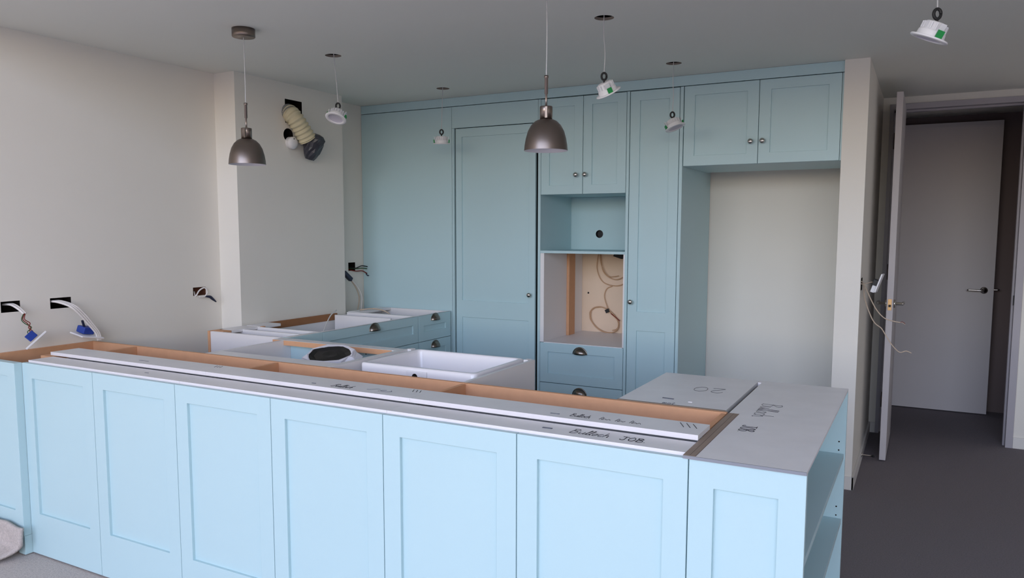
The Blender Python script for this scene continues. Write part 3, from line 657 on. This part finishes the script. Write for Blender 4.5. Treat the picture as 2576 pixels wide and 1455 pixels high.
# ================================================================== loose wiring
def flat_cable(mb, pts, w_=.010, h_=.005): mb.tube(pts, w_/2*.75, 8, 8)
grp = 'unfinished wiring at the wall openings'
t = thing('loose_switch', 'white switch plate on red wires with blue terminals, nearest the left frame edge', 'switch', (-3.7, 2.06, .9), grp)
for dy in (0, .014): MB().tube([(-3.84, 2.03+dy, 1.1), (-3.78, 2.035+dy, 1.102), (-3.74, 2.045+dy*.8, 1.085), (-3.715, 2.058+dy*.6, 1.06)], .0055, 8).build('sheath', 'cable_white', t)
for k, (dx, m) in enumerate(((0, 'wire_red'), (.008, 'wire_red'), (-.006, 'wire_green'))):
    MB().tube([(-3.715, 2.06+dx*.5, 1.062), (-3.705, 2.046+dx, 1.035), (-3.70, 2.062+dx*1.6, 1.015), (-3.695, 2.072-dx, .995), (-3.69, 2.066+dx*1.8, .975), (-3.685, 2.072, .952)], .0022, 6).build('wire', m, t)
va = Vector((0, .793, .609)); vb = Vector((-.87, .49, -.12)).normalized(); vn = va.cross(vb).normalized()
MB().obox((-3.665, 2.079, .936), va, vb, vn, .12, .075, .009).build('face_plate', 'plastic_white', t, .002)
MB().obox(Vector((-3.672, 2.078, .94))-vn*.022*(1 if vn.z < 0 else -1), va, vb, vn, .045, .045, .035).build('terminal_block', 'box_blue', t, .003)
t = thing('loose_socket', 'white socket plate with blue terminals under three thick white cables', 'socket', (-3.7, 2.35, .9), grp)
for k in range(3):
    o_ = k*.013
    MB().tube([(-3.85, 2.24+o_, 1.095), (-3.77, 2.243+o_, 1.10), (-3.70, 2.27+o_, 1.078), (-3.69, 2.31+o_, 1.035), (-3.69, 2.35+o_*.9, .985), (-3.69, 2.39+o_*.7, .932), (-3.69, 2.40+o_*.5, .892)], .0058, 8).build('cable', 'cable_white', t)
va = Vector((.02, .98, -.17)).normalized(); vb = Vector((-.75, -.25, .25)).normalized(); vn = va.cross(vb).normalized()
MB().obox((-3.715, 2.36, .922), va, vb, vn, .115, .075, .008).build('face_plate', 'plastic_white', t, .002)
MB().obox((-3.72, 2.357, .95), va, vb, vn, .055, .045, .035).build('terminal_block', 'box_blue', t, .004)
MB().tube([(-3.71, 2.335, 1.0), (-3.715, 2.345, .975), (-3.72, 2.355, .955)], .006, 8).build('wire', 'box_navy', t)
t = thing('cable_tail', 'short white cable curling out of the small brown wall opening', 'cable', (-3.77, 3.12, 1.06), grp)
MB().tube([(-3.81, 3.09, 1.09), (-3.785, 3.08, 1.065), (-3.775, 3.10, 1.098), (-3.765, 3.13, 1.112), (-3.76, 3.143, 1.085), (-3.765, 3.125, 1.06), (-3.77, 3.09, 1.06)], .0042, 8).build('sheath', 'cable_white', t)
MB().tube([(-3.766, 3.128, 1.06), (-3.76, 3.16, 1.056), (-3.76, 3.18, 1.042), (-3.758, 3.204, 1.022)], lambda s: .003+.006*math.sin(s*math.pi), 8).build('taped_end', 'box_navy', t)
t = thing('cable_bundle', 'bundle of bare coloured wires and cables at the corner by the filler panel', 'cable', (-3.74, 4.48, .9), grp)
for p, m in (([(-3.85, 4.49, 1.19), (-3.76, 4.49, 1.172), (-3.745, 4.55, 1.187), (-3.74, 4.612, 1.179)], 'black_rubber'), ([(-3.85, 4.49, 1.17), (-3.76, 4.5, 1.168), (-3.74, 4.545, 1.17), (-3.735, 4.6, 1.164)], 'wire_green'), ([(-3.85, 4.49, 1.165), (-3.755, 4.49, 1.15), (-3.74, 4.55, 1.149), (-3.735, 4.60, 1.128)], 'wire_red')):
    MB().tube(p, .0042, 6).build('wire', m, t)
MB().tube([(-3.735, 4.59, 1.128), (-3.73, 4.60, 1.112), (-3.73, 4.615, 1.112)], .004, 6).build('wire', 'box_navy', t)
MB().obox((-3.73, 4.37, 1.12), (0, .8, -.6), (0, .6, .8), (1, 0, 0), .1, .03, .03).build('terminal_block', 'box_navy', t, .004)
for k, (dx, m) in enumerate(((0, 'cable_beige'), (.02, 'cable_white'))):
    MB().tube([(-3.725, 4.40+dx*.5, 1.09), (-3.71, 4.44+dx, 1.03), (-3.70, 4.462+dx*1.5, .965), (-3.70, 4.455+dx*1.6, .90), (-3.70, 4.43+dx*2.4, .84)], .0045, 8).build('cable', m, t)
t = thing('wall_switch', 'white switch plate dangling with two long beige cables from the nib wall', 'switch', (XN1+.1, 4.71, .8), grp)
MB().tube([(-.33, 4.71, 1.178), (-.298, 4.715, 1.165), (-.29, 4.72, 1.09), (-.262, 4.72, 1.004), (-.232, 4.72, .945), (-.196, 4.72, .915), (-.171, 4.72, .875), (-.136, 4.72, .822), (-.099, 4.72, .787), (-.067, 4.72, .796), (-.04, 4.72, .786)], .003, 8).build('cable', 'cable_beige', t)
MB().tube([(-.33, 4.71, 1.165), (-.295, 4.715, 1.155), (-.274, 4.72, 1.115), (-.251, 4.72, 1.065), (-.22, 4.72, 1.011), (-.181, 4.72, .972), (-.131, 4.72, .957), (-.103, 4.72, .953)], .003, 8).build('cable', 'cable_beige', t)
for d_, m in ((.0, 'cable_beige'), (.006, 'wire_red')): MB().tube([(-.104, 4.72, .953), (-.092, 4.722, .951+d_), (-.078, 4.72, .942+d_)], .0014, 6).build('wire', m, t)
MB().tube([(-.33, 4.71, 1.16), (-.30, 4.715, 1.160), (-.276, 4.72, 1.165), (-.256, 4.72, 1.172), (-.23, 4.72, 1.171)], .0022, 6).build('wire', 'cable_beige', t)
va = Vector((.033, 0, .101)).normalized(); vb = Vector((.1, 1, .0)).normalized(); vn = va.cross(vb).normalized()
MB().obox((-.217, 4.72, 1.168), va, vb, vn, .108, .07, .008).build('face_plate', 'plastic_white', t, .002)
MB().obox((-.236, 4.72, 1.168), va, vb, vn, .04, .04, .028).build('terminal_block', 'black_rubber', t, .003)
MB().obox((-.243, 4.72, 1.135), va, vb, vn, .04, .05, .022).build('mounting_clip', 'plastic_clip', t, .003)

# cables left coiled in the oven niche
def coil(c, rx, rz, turns, tilt, y, n=26, jit=.008):
    pts = []; rg = random.Random(int(c[0]*-1000))
    for k in range(int(n*turns)+1):
        a = 2*math.pi*k/n; w_ = 1+rg.uniform(-jit, jit)*3+.03*(k//n)
        px, pz = rx*w_*math.cos(a), rz*w_*math.sin(a)
        pts.append((c[0]+px*math.cos(tilt)-pz*math.sin(tilt), y-.004-.006*(k/n), c[1]+px*math.sin(tilt)+pz*math.cos(tilt)))
    return pts
t = thing('coiled_cable', 'beige cable coil with black tag lying at the back of the oven niche', 'cable', (-2.06, 5.25, .706), 'cables in the oven niche')
MB().tube(coil((-2.063, .80), .12, .08, 2.1, -.55, 5.27), .0035, 6, 2).build('loop', 'cable_tan', t)
MB().tube([(-2.0, 5.27, .725), (-1.963, 5.265, .74), (-1.95, 5.262, .79), (-2.02, 5.26, .862), (-2.045, 5.262, .91), (-2.065, 5.265, .977), (-2.048, 5.268, 1.03), (-2.008, 5.27, 1.05)], .0032, 6).build('tail', 'cable_tan', t)
MB().obox((-2.036, 5.255, .869), (1, 0, .5), (-.5, 0, 1), (0, 1, 0), .03, .026, .012).build('tag', 'black_rubber', t, .001)
MB().tube([(-2.01, 5.26, .85), (-1.97, 5.255, .825), (-1.937, 5.25, .80)], .0035, 6).build('plug_lead', 'wire_red', t)
t = thing('coiled_cable', 'pale cable looping down from the top of the oven niche', 'cable', (-2.03, 5.25, 1.05), 'cables in the oven niche')
MB().tube([(-2.115, 5.27, 1.30), (-2.127, 5.268, 1.18), (-2.085, 5.266, 1.087), (-2.003, 5.264, 1.056), (-1.92, 5.262, 1.07), (-1.84, 5.26, 1.15), (-1.82, 5.26, 1.29)], .0035, 6).build('loop', 'cable_tan', t)
MB().tube([(-2.096, 5.262, 1.30), (-2.077, 5.26, 1.164), (-2.004, 5.258, 1.106), (-1.933, 5.256, 1.113), (-1.87, 5.256, 1.18), (-1.86, 5.256, 1.29)], .0035, 6).build('loop', 'cable_tan', t)
MB().tube([(-2.10, 5.255, 1.30), (-2.085, 5.253, 1.2), (-2.03, 5.25, 1.125), (-1.95, 5.25, 1.13)], .003, 6).build('loop', 'cable_tan', t)
MB().obox((-1.95, 5.25, 1.285), (1, 0, -.3), (.3, 0, 1), (0, 1, 0), .07, .05, .03).build('plug', 'black_rubber', t, .004)
# loose white lead across the open drawer unit
o = MB().tube([(-3.56, 4.05, .905), (-3.45, 3.86, .885), (-3.30, 3.62, .80), (-3.22, 3.5, .70)], .004, 8).build('loose_lead', 'cable_white', None, org=(-3.4, 3.8, .8))
tag(o, 'thin white lead hanging across the open wide drawer unit', 'cable')
o = MB().tube([(-3.56, 4.3, .885), (-3.45, 4.33, .895), (-3.36, 4.36, .87), (-3.28, 4.37, .80)], .005, 8).build('loose_lead', 'cable_beige', None, org=(-3.45, 4.33, .85))
tag(o, 'beige lead drooping into the narrow open drawer unit', 'cable')

# ================================================================== carpet turned up at the island
V, F = [], []; nu, nv = 14, 16
for i in range(nu+1):
    for j in range(nv+1):
        s_ = j/nv; p_ = i/nu
        if s_ < .4: k_ = s_/.4; yy, zz = 1.735+.112*math.sin(k_*math.pi/2), .013+.05*(1-math.cos(k_*math.pi/2))
        else: k_ = (s_-.4)/.6; yy, zz = 1.847+.008*k_, .063+(.098-.02*p_)*k_
        xr = -3.505+.06*min(1, s_*2.4)
        V.append((XL+.012+p_*(xr-XL-.012), yy-.010*math.sin(p_*5+s_*3)*(1-s_), zz+.004*math.sin(i*.9)*s_))
for i in range(nu):
    for j in range(nv):
        q = i*(nv+1)+j; F.append((q, q+1, q+nv+2, q+nv+1))
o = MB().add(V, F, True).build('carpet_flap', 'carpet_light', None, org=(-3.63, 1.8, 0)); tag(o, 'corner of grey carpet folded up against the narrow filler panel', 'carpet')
md = o.modifiers.new('pile', 'SOLIDIFY'); md.thickness = .014
for ob in bpy.data.objects:
    if '_o' in ob: del ob['_o']
